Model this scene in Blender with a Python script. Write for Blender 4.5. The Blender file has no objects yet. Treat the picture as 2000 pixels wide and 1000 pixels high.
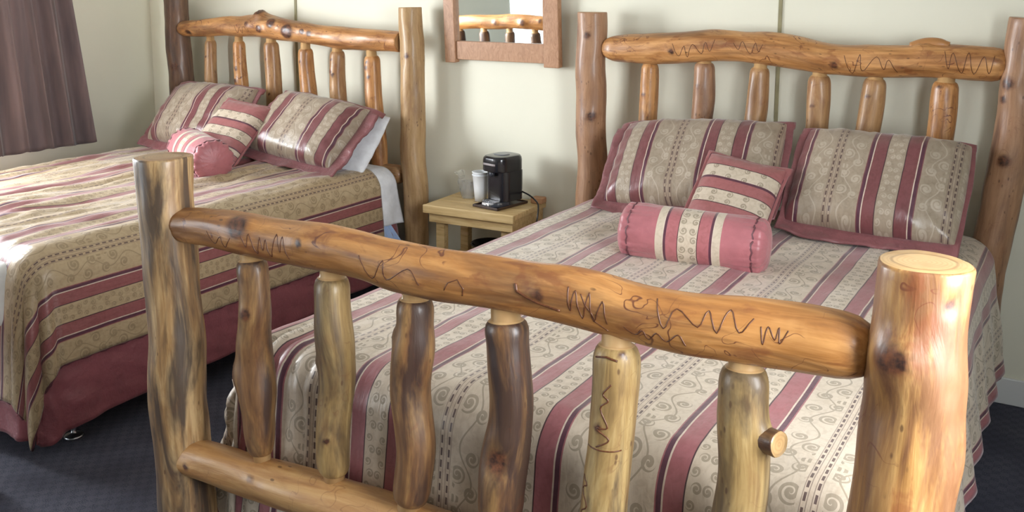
import bpy, bmesh, math, random
from math import sin, cos, pi, radians, hypot, atan2, sqrt, exp
from mathutils import Vector, Matrix, noise

S = bpy.context.scene
COL = S.collection

# ------------------------------------------------------------------ camera, light, exposure
CAM = (1.9107, -3.8676, 1.5931); YAW, PITCH, ROLL, FPX, PY = .5426, .1429, .0021, 1868.8, 242.8
cd = bpy.data.cameras.new('camera'); cam = bpy.data.objects.new('camera', cd); COL.objects.link(cam)
cd.sensor_width = 36; cd.lens = FPX / 2000 * 36; cd.shift_y = -(500 - PY) / 2000; cd.clip_start = .02
fw = Vector((-sin(YAW) * cos(PITCH), cos(YAW) * cos(PITCH), -sin(PITCH)))
rt = Vector((cos(YAW), sin(YAW), 0)); up = rt.cross(fw)
r2 = rt * cos(ROLL) + up * sin(ROLL); u2 = -rt * sin(ROLL) + up * cos(ROLL)
M = Matrix((r2, u2, -fw)).transposed().to_4x4(); M.translation = CAM; cam.matrix_world = M
S.camera = cam
S.view_settings.view_transform = 'Standard'; S.view_settings.look = 'None'; S.view_settings.gamma = 1
S.view_settings.use_curve_mapping = False
S.view_settings.exposure = 0.2

W = bpy.data.worlds.new('world'); S.world = W; W.use_nodes = True
W.node_tree.nodes['Background'].inputs[0].default_value = (.80, .90, 1.0, 1)
W.node_tree.nodes['Background'].inputs[1].default_value = 2.5

XL, XR, YB, YF, ZC = -3.15, 2.55, .13, -6.1, 2.44       # room: left, right, back, rear, ceiling
# window openings: (wall, from, to, sill, head)
WIN = [('left', -2.62, -.72, .80, 2.10), ('left', -5.75, -4.27, .25, 2.10), ('right', -3.20, -2.10, .85, 2.10)]
WATT = [300, 80, 115]
for (w, a, b, z0, z1), watt in zip(WIN, WATT):
    L = bpy.data.lights.new('window_daylight', 'AREA'); L.shape = 'RECTANGLE'; L.energy = watt; L.color = (.93, .965, 1.0)
    o = bpy.data.objects.new('window_daylight', L); COL.objects.link(o)
    L.size = b - a; L.size_y = z1 - z0
    if w == 'left':
        o.location = (XL - .16, (a + b) / 2, (z0 + z1) / 2); o.rotation_euler = (pi / 2, 0, -pi / 2)
    else:
        o.location = (XR + .16, (a + b) / 2, (z0 + z1) / 2); o.rotation_euler = (pi / 2, 0, pi / 2)
# an area light shines along its -Z; these rotations aim it into the room

# ------------------------------------------------------------------ node helper
def socks(nt, v, inp):
    if isinstance(v, (int, float)): inp.default_value = v
    elif isinstance(v, (tuple, list)):
        inp.default_value = tuple(v) if len(v) == len(inp.default_value) else tuple(v) + (1,)
    else: nt.links.new(v, inp)
class NT:
    def __init__(s, name):
        s.m = bpy.data.materials.new(name); s.m.use_nodes = True; s.t = s.m.node_tree; s.n = s.t.nodes
        s.b = s.n['Principled BSDF']
    def math(s, op, a, b=0.0, c=None):
        n = s.n.new('ShaderNodeMath'); n.operation = op
        socks(s.t, a, n.inputs[0]); socks(s.t, b, n.inputs[1])
        if c is not None: socks(s.t, c, n.inputs[2])
        return n.outputs[0]
    def add(s, a, b): return s.math('ADD', a, b)
    def sub(s, a, b): return s.math('SUBTRACT', a, b)
    def mul(s, a, b): return s.math('MULTIPLY', a, b)
    def lt(s, a, b): return s.math('LESS_THAN', a, b)
    def gt(s, a, b): return s.math('GREATER_THAN', a, b)
    def mx(s, a, b): return s.math('MAXIMUM', a, b)
    def rng(s, v, a, b, c=0.0, d=1.0):
        n = s.n.new('ShaderNodeMapRange'); n.clamp = True; socks(s.t, v, n.inputs[0])
        for i, k in enumerate((a, b, c, d)): n.inputs[i + 1].default_value = k
        return n.outputs[0]
    def attr(s, name, out='Vector'):
        n = s.n.new('ShaderNodeAttribute'); n.attribute_name = name; return n.outputs[out]
    def uv(s):
        n = s.n.new('ShaderNodeUVMap'); x = s.n.new('ShaderNodeSeparateXYZ'); s.t.links.new(n.outputs[0], x.inputs[0])
        return n.outputs[0], x.outputs[0], x.outputs[1]
    def obj(s): return s.n.new('ShaderNodeTexCoord').outputs['Object']
    def map(s, v, scale=(1, 1, 1), loc=(0, 0, 0)):
        n = s.n.new('ShaderNodeMapping'); socks(s.t, v, n.inputs[0]); n.inputs['Scale'].default_value = scale
        n.inputs['Location'].default_value = loc; return n.outputs[0]
    def noise(s, v, scale, detail=3, rough=.55, dist=0.0, out='Fac'):
        n = s.n.new('ShaderNodeTexNoise'); socks(s.t, v, n.inputs['Vector']); n.inputs['Scale'].default_value = scale
        n.inputs['Detail'].default_value = detail; n.inputs['Roughness'].default_value = rough
        n.inputs['Distortion'].default_value = dist; return n.outputs[out]
    def vor(s, v, scale, feat='F1', out='Distance'):
        n = s.n.new('ShaderNodeTexVoronoi'); socks(s.t, v, n.inputs['Vector']); n.inputs['Scale'].default_value = scale
        n.feature = feat; return n.outputs[out]
    def ramp(s, f, stops, mode='LINEAR'):
        n = s.n.new('ShaderNodeValToRGB'); socks(s.t, f, n.inputs[0]); r = n.color_ramp; r.interpolation = mode
        while len(r.elements) < len(stops): r.elements.new(.5)
        for e, (p, c) in zip(r.elements, stops): e.position = p; e.color = tuple(c) + (1,)
        return n.outputs[0]
    def mix(s, f, a, b, mode='MIX'):
        n = s.n.new('ShaderNodeMix'); n.data_type = 'RGBA'; n.blend_type = mode
        socks(s.t, f, n.inputs[0]); socks(s.t, a, n.inputs[6]); socks(s.t, b, n.inputs[7]); return n.outputs[2]
    def bump(s, h, strength=.3, dist=.002, nrm=None):
        n = s.n.new('ShaderNodeBump'); n.inputs['Strength'].default_value = strength; n.inputs['Distance'].default_value = dist
        socks(s.t, h, n.inputs['Height'])
        if nrm is not None: s.t.links.new(nrm, n.inputs['Normal'])
        return n.outputs[0]
    def set(s, **k):
        for a, v in k.items(): socks(s.t, v, s.b.inputs[a.replace('_', ' ')])
        return s.m

def plain(name, c, rough=.6, metal=0.0, var=.0, scale=40, **k):
    n = NT(name); col = c
    if var:
        f = n.noise(n.obj(), scale, 3); col = n.mix(n.rng(f, .3, .7), tuple(x * (1 - var) for x in c), tuple(min(1, x * (1 + var)) for x in c))
    return n.set(Base_Color=col, Roughness=rough, Metallic=metal, **k)

# ------------------------------------------------------------------ wood
def wood(name, light, mid, dark, patch=.5, scrib=.5, stain=(.085, .04, .025), red=(.20, .055, .018), patchc=.62, rough=.38, ripple=1.0, dim=.82):
    light, mid, dark = (tuple(x * dim for x in c) for c in (light, mid, dark))
    n = NT(name); lc = n.attr('lc'); kn = n.attr('knot', 'Fac')
    g1 = n.noise(n.map(lc, (1, 1, .07)), 60, 4, .6, .6)
    g2 = n.noise(n.map(lc, (1, 1, .22)), 17, 4, .6, 1.2)
    base = n.ramp(n.add(n.mul(g1, .45), n.mul(g2, .55)), [(.32, dark), (.47, mid), (.62, light)])
    # weathered bark stains running along the log
    p = n.noise(n.map(lc, (1, 1, .17), (3, 7, 1)), 12, 5, .62, .8)
    base = n.mix(n.mul(n.rng(p, patchc - .1, patchc + .05), patch), base, stain)
    p2 = n.noise(n.map(lc, (1, 1, .5), (9, 1, 4)), 22, 4, .6, .5)
    base = n.mix(n.mul(n.rng(p2, .56, .66), scrib * .55), base, red)
    # thin wandering grub lines
    q = n.noise(n.map(lc, (1, 1, .8), (1, 3, 8)), 15, 1.5, .5, 1.0)
    ln = n.rng(n.math('ABSOLUTE', n.sub(q, .5)), .003, .009, 1, 0)
    zone = n.rng(n.noise(n.map(lc, (1, 1, 1), (5, 5, 2)), 7, 2), .50, .56)
    base = n.mix(n.mul(n.mul(ln, zone), scrib), base, (.16, .05, .02))
    # specks
    v = n.vor(n.map(lc, (1, 1, .45), (2, 2, 2)), 55)
    spz = n.rng(n.noise(lc, 9, 2), .52, .6)
    base = n.mix(n.mul(n.rng(v, .12, .2, 1, 0), n.mul(spz, .75)), base, (.10, .045, .02))
    # knots
    base = n.mix(n.rng(kn, .15, .6), base, n.ramp(n.noise(lc, 70, 3), [(.35, (.035, .015, .01)), (.65, (.17, .06, .025))]))
    b = n.bump(n.add(g1, n.mul(g2, 2)), .25 * ripple, .004)
    b = n.bump(n.mul(ln, zone), -.4, .002, b)
    return n.set(Base_Color=base, Roughness=n.rng(g2, .3, .7, rough, rough + .18), Normal=b, Coat_Weight=.2, Coat_Roughness=.2)

W_RAIL = wood('golden_log', (.62, .30, .095), (.43, .18, .046), (.24, .09, .026), .6, 1.0, (.11, .045, .022), patchc=.58, dim=.95)
W_FOOTPOST = wood('streaked_log', (.60, .40, .19), (.34, .19, .075), (.15, .08, .04), .95, .15, (.065, .042, .028), patchc=.51, dim=.95)
W_BIGPOST = wood('pale_gold_log', (.58, .34, .12), (.38, .185, .055), (.19, .078, .026), .85, 1.0, (.17, .072, .033), patchc=.525, dim=.98)
W_SPIN = wood('mottled_spindle', (.45, .25, .09), (.27, .13, .05), (.13, .06, .028), .92, .3, (.05, .026, .02), patchc=.50)
W_SPINPALE = wood('pale_spindle', (.55, .39, .17), (.38, .24, .09), (.19, .11, .045), .85, .3, (.09, .055, .03), patchc=.53, dim=.95)
W_HEADPOST = wood('rosy_brown_log', (.52, .29, .16), (.40, .21, .11), (.25, .12, .065), .6, .3, (.11, .06, .045), patchc=.6, rough=.4)
W_HEADRAIL = wood('amber_log', (.62, .32, .12), (.44, .20, .065), (.24, .095, .03), .55, 1.0, dim=1.02, rough=.34, patchc=.58)
W_HEADSPIN = wood('brown_spindle', (.47, .27, .12), (.36, .19, .08), (.24, .11, .045), .55, .5, (.10, .05, .03), patchc=.6, rough=.35, dim=1.0)
W_LEFTPOST = wood('dark_post', (.27, .15, .085), (.19, .10, .06), (.10, .055, .04), .7, .2, (.06, .04, .035), patchc=.56, rough=.4)
def cutwood(name, a, b):
    n = NT(name); lc = n.attr('lc'); x = n.n.new('ShaderNodeSeparateXYZ'); c = n.attr('endc')
    n.t.links.new(c, x.inputs[0])
    d = n.math('SQRT', n.add(n.mul(x.outputs[0], x.outputs[0]), n.mul(x.outputs[1], x.outputs[1])))
    d = n.add(d, n.mul(n.noise(c, 18, 2), .012))
    r = n.math('SINE', n.mul(d, 900))
    col = n.mix(n.mul(n.rng(r, -.2, 1), .45), a, b)
    col = n.mix(n.mul(n.rng(n.noise(c, 25, 3), .5, .7), .5), col, b)
    core = n.rng(n.math('ABSOLUTE', n.sub(d, .052)), .001, .004, 1, 0)
    col = n.mix(n.mul(core, .6), col, tuple(v * .55 for v in b))
    return n.set(Base_Color=col, Roughness=.35, Coat_Weight=.3)
CUT = cutwood('cut_end_grain', (.58, .37, .17), (.42, .23, .09))
CUTDARK = cutwood('aged_end_grain', (.42, .24, .11), (.26, .13, .055))

# ------------------------------------------------------------------ object helpers
def tag(o, label=None, cat=None, group=None, kind=None):
    if label: o['label'] = label
    if cat: o['category'] = cat
    if group: o['group'] = group
    if kind: o['kind'] = kind
    return o
def empty(name, loc, label=None, cat=None, group=None, rz=0):
    o = bpy.data.objects.new(name, None); COL.objects.link(o); o.location = loc; o.rotation_euler.z = rz
    o.empty_display_size = .05
    return tag(o, label, cat, group)
def link(name, me, mats, parent=None, smooth=True):
    o = bpy.data.objects.new(name, me); COL.objects.link(o)
    for m in (mats if isinstance(mats, (list, tuple)) else [mats]): me.materials.append(m)
    if smooth: me.polygons.foreach_set('use_smooth', [True] * len(me.polygons))
    if parent:
        o.parent = parent
        o.matrix_parent_inverse = Matrix.Identity(4)
    return o
def parent_keep(o, parent):
    o.parent = parent; bpy.context.view_layer.update(); o.matrix_parent_inverse = parent.matrix_world.inverted()
def from_bm(name, bm, mats, parent=None, smooth=False, bevel=0.0, seg=2):
    me = bpy.data.meshes.new(name); bm.normal_update(); bm.to_mesh(me); bm.free()
    o = link(name, me, mats, parent, smooth or bevel > 0)
    if bevel:
        md = o.modifiers.new('bevel', 'BEVEL'); md.width = bevel; md.segments = seg; md.limit_method = 'ANGLE'
        wn = o.modifiers.new('wn', 'WEIGHTED_NORMAL'); wn.keep_sharp = True
    return o
def box(bm, x0, x1, y0, y1, z0, z1, mi=0):
    v = [bm.verts.new((x, y, z)) for z in (z0, z1) for y in (y0, y1) for x in (x0, x1)]
    for f in ((0, 2, 3, 1), (4, 5, 7, 6), (0, 1, 5, 4), (2, 6, 7, 3), (0, 4, 6, 2), (1, 3, 7, 5)):
        bm.faces.new([v[i] for i in f]).material_index = mi
def boxobj(name, b, mat, parent=None, bevel=.003, kind=None):
    bm = bmesh.new(); box(bm, *b); o = from_bm(name, bm, mat, parent, bevel=bevel)
    if kind: o['kind'] = kind
    return o
def lathe(bm, prof, c=(0, 0, 0), n=32, mi=0):
    rings = []
    for r, z in prof:
        if r < 1e-6: rings.append([bm.verts.new((c[0], c[1], c[2] + z))])
        else: rings.append([bm.verts.new((c[0] + r * cos(2 * pi * k / n), c[1] + r * sin(2 * pi * k / n), c[2] + z)) for k in range(n)])
    for a, b in zip(rings, rings[1:]):
        for k in range(n):
            k2 = (k + 1) % n
            if len(a) == 1 and len(b) == 1: continue
            if len(a) == 1: f = bm.faces.new((a[0], b[k2], b[k]))
            elif len(b) == 1: f = bm.faces.new((a[k], a[k2], b[0]))
            else: f = bm.faces.new((a[k], a[k2], b[k2], b[k]))
            f.material_index = mi
def catmull(pts, n):
    P = [Vector(p) for p in pts]; P = [2 * P[0] - P[1]] + P + [2 * P[-1] - P[-2]]
    out = []; m = len(P) - 3
    for i in range(m):
        for k in range(n):
            t = k / n; a, b, c, d = P[i:i + 4]
            out.append(.5 * ((2 * b) + (c - a) * t + (2 * a - 5 * b + 4 * c - d) * t * t + (3 * b - a - 3 * c + d) * t ** 3))
    out.append(P[-2]); return out
def tube(name, pts, r, mat, parent=None, n=10, sub=6, closed_ends=True, taper=None):
    c = catmull(pts, sub) if sub > 1 else [Vector(p) for p in pts]
    bm = bmesh.new(); rings = []; e = None
    for i, p in enumerate(c):
        t = (c[min(i + 1, len(c) - 1)] - c[max(i - 1, 0)]).normalized()
        if e is None: e = t.orthogonal().normalized()
        e = (e - t * e.dot(t)).normalized(); f = t.cross(e)
        rr = r if taper is None else r * taper(i / (len(c) - 1))
        rings.append([bm.verts.new(p + (e * cos(2 * pi * k / n) + f * sin(2 * pi * k / n)) * rr) for k in range(n)])
    for a, b in zip(rings, rings[1:]):
        for k in range(n): bm.faces.new((a[k], a[(k + 1) % n], b[(k + 1) % n], b[k]))
    if closed_ends: bm.faces.new(rings[0][::-1]); bm.faces.new(rings[-1])
    return from_bm(name, bm, mat, parent, smooth=True)

# ------------------------------------------------------------------ logs
# ends: 'flat' sawn with an eased rim, 'round' whittled blunt end, 'tenon' shoulder then a slimmer pale tenon
class Log: pass
def log(name, pts, rad, mat, parent, seed, ends=('flat', 'flat'), knots=(), N=28, wob=.0045, irr=.065, step=.014, cut=CUT, ten=.05, tw=.66):
    rnd = random.Random(seed); off = Vector((rnd.uniform(-50, 50), rnd.uniform(-50, 50), rnd.uniform(-50, 50)))
    sub = 24; c = catmull(pts, sub); R = []
    for i in range(len(c)):
        u = i / (len(c) - 1) * (len(rad) - 1); k = min(int(u), len(rad) - 2); f = u - k; f = f * f * (3 - 2 * f)
        R.append(rad[k] * (1 - f) + rad[k + 1] * f)
    # resample
    S_ = [0.0]
    for a, b in zip(c, c[1:]): S_.append(S_[-1] + (b - a).length)
    Lg = S_[-1]; n = max(6, int(Lg / step))
    def at(s):
        s = max(0, min(Lg, s)); j = 0
        for j in range(len(S_) - 1):
            if S_[j + 1] >= s: break
        f = (s - S_[j]) / max(1e-9, S_[j + 1] - S_[j]); return c[j].lerp(c[j + 1], f), R[j] * (1 - f) + R[j + 1] * f
    horiz = abs((c[-1] - c[0]).normalized().z) < .7
    ref = Vector((0, -1, 0)) if horiz else Vector((1, 0, 0))
    spec = []                                                   # (s, radius scale, material of the band towards the next ring)
    def endspec(kind, s, d):                                    # from the body outwards
        if kind == 'flat': return [(s - d * .006, 1.0, 0), (s - d * .0015, .985, 0), (s, .95, 1)]
        if kind == 'round': return [(s - d * .05, 1.0, 0), (s - d * .03, .95, 0), (s - d * .012, .80, 0), (s - d * .003, .60, 0), (s, .45, 0)]
        return [(s - d * .03, 1.0, 0), (s - d * .02, .975, 0), (s - d * .010, .90, 0), (s - d * .004, .80, 1), (s, tw, 1), (s + d * ten, tw * .95, 1)]
    e0 = endspec(ends[0], 0, -1); e1 = endspec(ends[1], Lg, 1)
    s0, s1 = e0[0][0], e1[0][0]
    spec = [(a, b, m) for a, b, m in e0[::-1]]
    spec += [(s0 + (s1 - s0) * i / n, 1.0, 0) for i in range(1, n)] + list(e1)
    bm = bmesh.new(); rings = []; lcs = []; kns = []; ecs = []
    def frame(s):
        p, r = at(s); sc_ = min(max(s, 0), Lg); a, _ = at(sc_ - .02); b, _ = at(sc_ + .02); t = (b - a).normalized()
        if s < 0: p = p + t * s
        if s > Lg: p = p + t * (s - Lg)
        e = (ref - t * ref.dot(t)).normalized(); return p, r, t, e, t.cross(e)
    def radius(s, th, r):
        q = Vector((cos(th) * 1.1, sin(th) * 1.1, s * 5)) + off
        v = r * (1 + irr * noise.noise(q) * 1.6 + irr * .5 * noise.noise(q * 2.7)); kk = 0
        for (ks, kth, kw, kh, *kd) in knots:
            d = (th - kth + pi) % (2 * pi) - pi; dd = hypot(d * r, (s - ks)) / kw
            if dd < 3:
                v += kh * exp(-dd * dd) * (1 - .55 * exp(-(dd * 2.6) ** 2)) if kh > 0 else kh * exp(-dd * dd)
                kk = max(kk, exp(-(dd * 1.35) ** 2) * (kd[0] if kd else 1))
        return v, kk
    for (s, sc, m) in spec:
        p, r, t, e, f = frame(s)
        w = Vector((noise.noise(off + Vector((s * 4, 0, 0))), noise.noise(off + Vector((0, s * 4, 9))), 0)) * wob * 2
        ring = []
        for k in range(N):
            th = 2 * pi * k / N; rr, kk = radius(s, th, r)
            if sc < 1: rr = r * sc + (rr - r) * max(0, (sc - .6) / .4)
            ring.append(bm.verts.new(p + e * (cos(th) * rr + w.x) + f * (sin(th) * rr + w.y)))
            lcs.append((off.x + cos(th) * rr, off.y + sin(th) * rr, off.z + s)); kns.append(kk)
            ecs.append((cos(th) * rr, sin(th) * rr, 0))
        rings.append(ring)
    for i in range(len(rings) - 1):
        a, b = rings[i], rings[i + 1]; mi = 1 if (spec[i][2] and spec[i + 1][2]) else 0
        for k in range(N): bm.faces.new((a[k], a[(k + 1) % N], b[(k + 1) % N], b[k])).material_index = mi
    for ring, rev in ((rings[0], True), (rings[-1], False)):
        cc = sum((v.co for v in ring), Vector()) / N
        inner = []
        for k, v in enumerate(ring):
            inner.append(bm.verts.new(cc + (v.co - cc) * .5)); th = 2 * pi * k / N
            lcs.append((off.x, off.y, off.z)); kns.append(0); ecs.append(((v.co - cc).length * .5 * cos(th), (v.co - cc).length * .5 * sin(th), 0))
        cv = bm.verts.new(cc); lcs.append((off.x, off.y, off.z)); kns.append(0); ecs.append((0, 0, 0))
        for k in range(N):
            q = [ring[k], ring[(k + 1) % N], inner[(k + 1) % N], inner[k]]; t3 = [inner[k], inner[(k + 1) % N], cv]
            endm = 1 if (ends[0] if rev else ends[1]) != 'round' else 0
            bm.faces.new(q[::-1] if rev else q).material_index = endm
            bm.faces.new(t3[::-1] if rev else t3).material_index = endm
    me = bpy.data.meshes.new(name); bm.normal_update(); bm.to_mesh(me); bm.free()
    for an, typ, data in (('lc', 'FLOAT_VECTOR', lcs), ('endc', 'FLOAT_VECTOR', ecs)):
        A = me.attributes.new(an, typ, 'POINT'); A.data.foreach_set('vector', [x for v in data for x in v])
    A = me.attributes.new('knot', 'FLOAT', 'POINT'); A.data.foreach_set('value', kns)
    o = link(name, me, [mat, cut], parent)
    me.update()
    L = Log(); L.o = o; L.len = Lg
    def surf(s, th, lift=0.0):
        p, r, t, e, f = frame(s); rr, _ = radius(s, th, r)
        w = Vector((noise.noise(off + Vector((s * 4, 0, 0))), noise.noise(off + Vector((0, s * 4, 9))), 0)) * wob * 2
        return p + e * (cos(th) * (rr + lift) + w.x) + f * (sin(th) * (rr + lift) + w.y)
    L.surf = surf
    return L
TRACK = plain('grub_track_brown', (.12, .04, .015), .35, var=.3, scale=200)
def track(L, sth, r=.0013):
    pts = []
    for (s, th), (s2, th2) in zip(sth, sth[1:]):
        for k in range(5): pts.append(L.surf(s + (s2 - s) * k / 5, th + (th2 - th) * k / 5, -.0004))
    pts.append(L.surf(*sth[-1], -.0004))
    return tube('beetle_track', pts, r, TRACK, L.o, n=6, sub=1)
def zigzag(L, s, th, n, ds, dth, seed, r=.0013):
    rn = random.Random(seed); p = []
    for i in range(n): p.append((s + ds * i + rn.uniform(-.45, .45) * ds, th + (dth if i % 2 else -dth) * rn.uniform(.35, 1.2)))
    # soften the turns
    q = []
    cc = catmull([(a, b, 0) for a, b in p], 4); track(L, [(v.x, v.y) for v in cc], r)

# ------------------------------------------------------------------ fabric
P_ = .388; H_ = P_ / 2
BE, RO, PL, LB, DK = (.56, .47, .365), (.31, .105, .115), (.095, .03, .05), (.60, .50, .40), (.06, .025, .03)
def fabric(name, axis='u', shift=0.0, mode='bed', be=BE, ro=RO, scr=(.29, .235, .165), shine=.36, con=.85):
    n = NT(name); uvv, U, V = n.uv()
    if axis == 'v': U, V = V, U
    U = n.sub(U, shift)
    if mode == 'bed':
        s = n.math('PINGPONG', U, H_); top = H_
        st = [(0, be), (.031, DK), (.0335, ro), (.074, LB), (.078, PL), (.088, ro), (.091, be)]
        m = n.sub(H_, s)
    elif mode == 'bolster':
        s = n.math('ABSOLUTE', U); top = .3
        st = [(0, be), (.030, DK), (.0325, ro), (.070, PL), (.078, LB), (.082, be), (.105, DK), (.107, ro)]
        m = n.sub(.12, s)
    else:                                                   # accent cushion, stripes across it, U measured up from its middle
        s = n.add(U, .2); top = .4
        st = [(0, ro), (.055, DK), (.058, be), (.080, PL), (.086, ro), (.13, DK), (.133, be), (.187, DK), (.190, ro), (.232, PL), (.242, LB), (.246, be), (.293, DK), (.296, ro)]
        m = n.sub(.3, s)
    col = n.ramp(n.mul(s, 1 / top), [(p / top, c) for p, c in st], 'CONSTANT')
    V3 = n.n.new('ShaderNodeCombineXYZ'); n.t.links.new(U, V3.inputs[0]); n.t.links.new(V, V3.inputs[1]); P3 = V3.outputs[0]
    def curl(mc, vc, R, hand, per, base, turns=.0125, th=.0024):
        dx = n.sub(base, mc)
        dy = n.sub(n.math('WRAP', n.sub(V, vc), per / 2, -per / 2), 0)
        r = n.math('SQRT', n.add(n.mul(dx, dx), n.mul(dy, dy)))
        a = n.math('ARCTAN2', dy, dx)
        w = n.math('FRACT', n.add(n.add(n.mul(r, 1 / turns), n.mul(a, hand / (2 * pi))), 10))
        g = n.lt(n.math('ABSOLUTE', n.sub(w, .5)), n.rng(r, 0, R, .5 * .95, .5 * .42))
        return n.mul(g, n.lt(r, R))
    if mode == 'bed':
        msk = 0.0
        spots = [(.035, .055, .021, 1), (.072, .02, .019, -1), (.070, .095, .018, -1), (.034, -.030, .019, -1), (.078, -.055, .020, 1), (.036, -.100, .023, 1), (.080, -.120, .016, -1)]
        for sp in spots:
            c = curl(sp[0], sp[1], sp[2], sp[3], .30, m); msk = c if isinstance(msk, float) else n.mx(msk, c)
        # a stem that snakes past the curls and a leafy spray on the centre line
        stem = n.lt(n.math('ABSOLUTE', n.sub(n.sub(m, .055), n.mul(n.math('SINE', n.mul(V, 2 * pi / .15)), .018))), .0022)
        dy = n.math('WRAP', V, .15, -.15)
        rr = n.math('SQRT', n.add(n.mul(m, m), n.mul(dy, dy))); aa = n.math('ARCTAN2', dy, m)
        pet = n.lt(rr, n.add(.012, n.mul(n.math('ABSOLUTE', n.math('COSINE', n.mul(aa, 3.5))), .034)))
        pet = n.mul(pet, n.gt(n.math('SINE', n.mul(rr, 520)), -.3))
        msk = n.mx(n.mx(msk, n.mul(stem, 1)), pet)
        msk = n.mul(msk, n.gt(s, .096))
        nar = n.mx(curl(.011, .0, .011, 1, .056, s, .008), curl(.020, .028, .010, -1, .056, s, .008))
        nar = n.mul(nar, n.lt(s, .0295)); msk = n.mx(msk, nar)
        dash = n.mul(n.mul(n.gt(m, .0075), n.lt(m, .0125)), n.lt(n.math('FRACT', n.mul(V, 38)), .62))
        dl = n.mul(n.lt(n.math('ABSOLUTE', n.sub(m, .0045)), .0010), .5); dl2 = n.mul(n.lt(n.math('ABSOLUTE', n.sub(m, .0150)), .0010), .45)
        dl3 = n.mul(n.lt(m, .016), .15)
        msk = n.mul(msk, n.gt(m, .024))
    else:
        c = n.mx(curl(.015, 0, .013, 1, .06, s if mode == 'bolster' else n.math('ABSOLUTE', n.sub(s, .16)), .009),
                 curl(.020, .03, .012, -1, .06, s if mode == 'bolster' else n.math('ABSOLUTE', n.sub(s, .268)), .009))
        isb = n.n.new('ShaderNodeSeparateColor'); n.t.links.new(col, isb.inputs[0])
        msk = n.mul(c, n.gt(isb.outputs[1], be[1] - .03)); dash = dl = dl2 = dl3 = None
    # tone-on-tone damask ground
    dm = n.rng(n.vor(n.map(P3, (1, .7, 1)), 58, 'F1'), .25, .55)
    dm2 = n.rng(n.noise(P3, 45, 3, .6, 1.5), .42, .58)
    col = n.mix(n.mul(n.mul(dm, dm2), .32), col, n.mix(1, col, (.62, .56, .50), 'MULTIPLY'))
    col = n.mix(n.mul(msk, con), col, scr)
    if dash is not None:
        col = n.mix(dl3, col, (.45, .30, .22)); col = n.mix(n.mx(n.mul(dash, .9), n.mx(dl, dl2)), col, (.07, .035, .035))
    weave = n.noise(n.map(uvv, (1, 1, 1)), 900, 2)
    h = n.add(n.mul(msk, .4), n.mul(weave, .4))
    pk = n.noise(n.map(P3, (1, .25, 1)), 55, 3)
    nb = n.bump(pk, .35, .006); nb = n.bump(h, .25, .0012, nb)
    return n.set(Base_Color=col, Roughness=n.add(n.mul(msk, .2), shine), Normal=nb, Sheen_Weight=.25, Sheen_Roughness=.4, Specular_IOR_Level=.6)
F_RIGHT = fabric('striped_damask_cloth', 'u', .569)
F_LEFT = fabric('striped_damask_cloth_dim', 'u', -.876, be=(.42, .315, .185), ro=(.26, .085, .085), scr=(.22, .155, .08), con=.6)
F_SHAM = fabric('striped_sham_cloth', 'u', 0.0, be=(.33, .265, .195), ro=(.18, .058, .062), scr=(.54, .46, .37), shine=.33, con=.4)
F_BOLS = fabric('bolster_cloth', 'u', 0.0, 'bolster', ro=(.39, .13, .14))
F_ACC = fabric('cushion_cloth', 'v', 0.0, 'accent', ro=(.32, .11, .11))
def satin(name, c, bumpy=.35, rough=.42):
    n = NT(name); uvv, U, V = n.uv(); v = n.obj()
    f = n.noise(v, 14, 3); wv = n.vor(n.map(v, (1, 1, 1)), 130)
    col = n.mix(n.rng(f, .3, .7), tuple(x * .86 for x in c), tuple(x * 1.12 for x in c))
    b = n.bump(n.noise(v, 45, 4), bumpy, .008); b = n.bump(wv, .15, .001, b)
    return n.set(Base_Color=col, Roughness=rough, Normal=b, Sheen_Weight=.2, Specular_IOR_Level=.55)
ROSE = satin('rose_satin', (.38, .125, .14)); ROSEDK = satin('rose_border_cloth', (.215, .07, .075), .6); ROSEMID = satin('rose_cushion_cloth', (.30, .10, .10), .5)
SKIRT = satin('rose_bed_skirt_cloth', (.235, .062, .075), .45, .5)
WHITE = satin('white_cotton', (.78, .80, .84), .3, .7)
PIPE = plain('plum_piping', (.12, .04, .05), .5)

def grid_mesh(name, nu, nv, fn, mat, parent=None, closed_u=False, solid=0.0, uvscale=None):
    vs = []; uvs = []
    for j in range(nv + 1):
        for i in range(nu + 1):
            p, uv = fn(i / nu, j / nv); vs.append(p); uvs.append(uv)
    fs = [(j * (nu + 1) + i, j * (nu + 1) + i + 1, (j + 1) * (nu + 1) + i + 1, (j + 1) * (nu + 1) + i) for j in range(nv) for i in range(nu)]
    me = bpy.data.meshes.new(name); me.from_pydata(vs, [], fs); l = me.uv_layers.new(name='UVMap')
    l.data.foreach_set('uv', [c for f in fs for i in f for c in uvs[i]])
    me.update(); o = link(name, me, mat, parent)
    if solid:
        md = o.modifiers.new('solid', 'SOLIDIFY'); md.thickness = solid; md.offset = -1
    return o
def fbm(v, o=3):
    s = 0; a = 1
    for _ in range(o): s += a * noise.noise(v); v = v * 2.03; a *= .5
    return s

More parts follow.
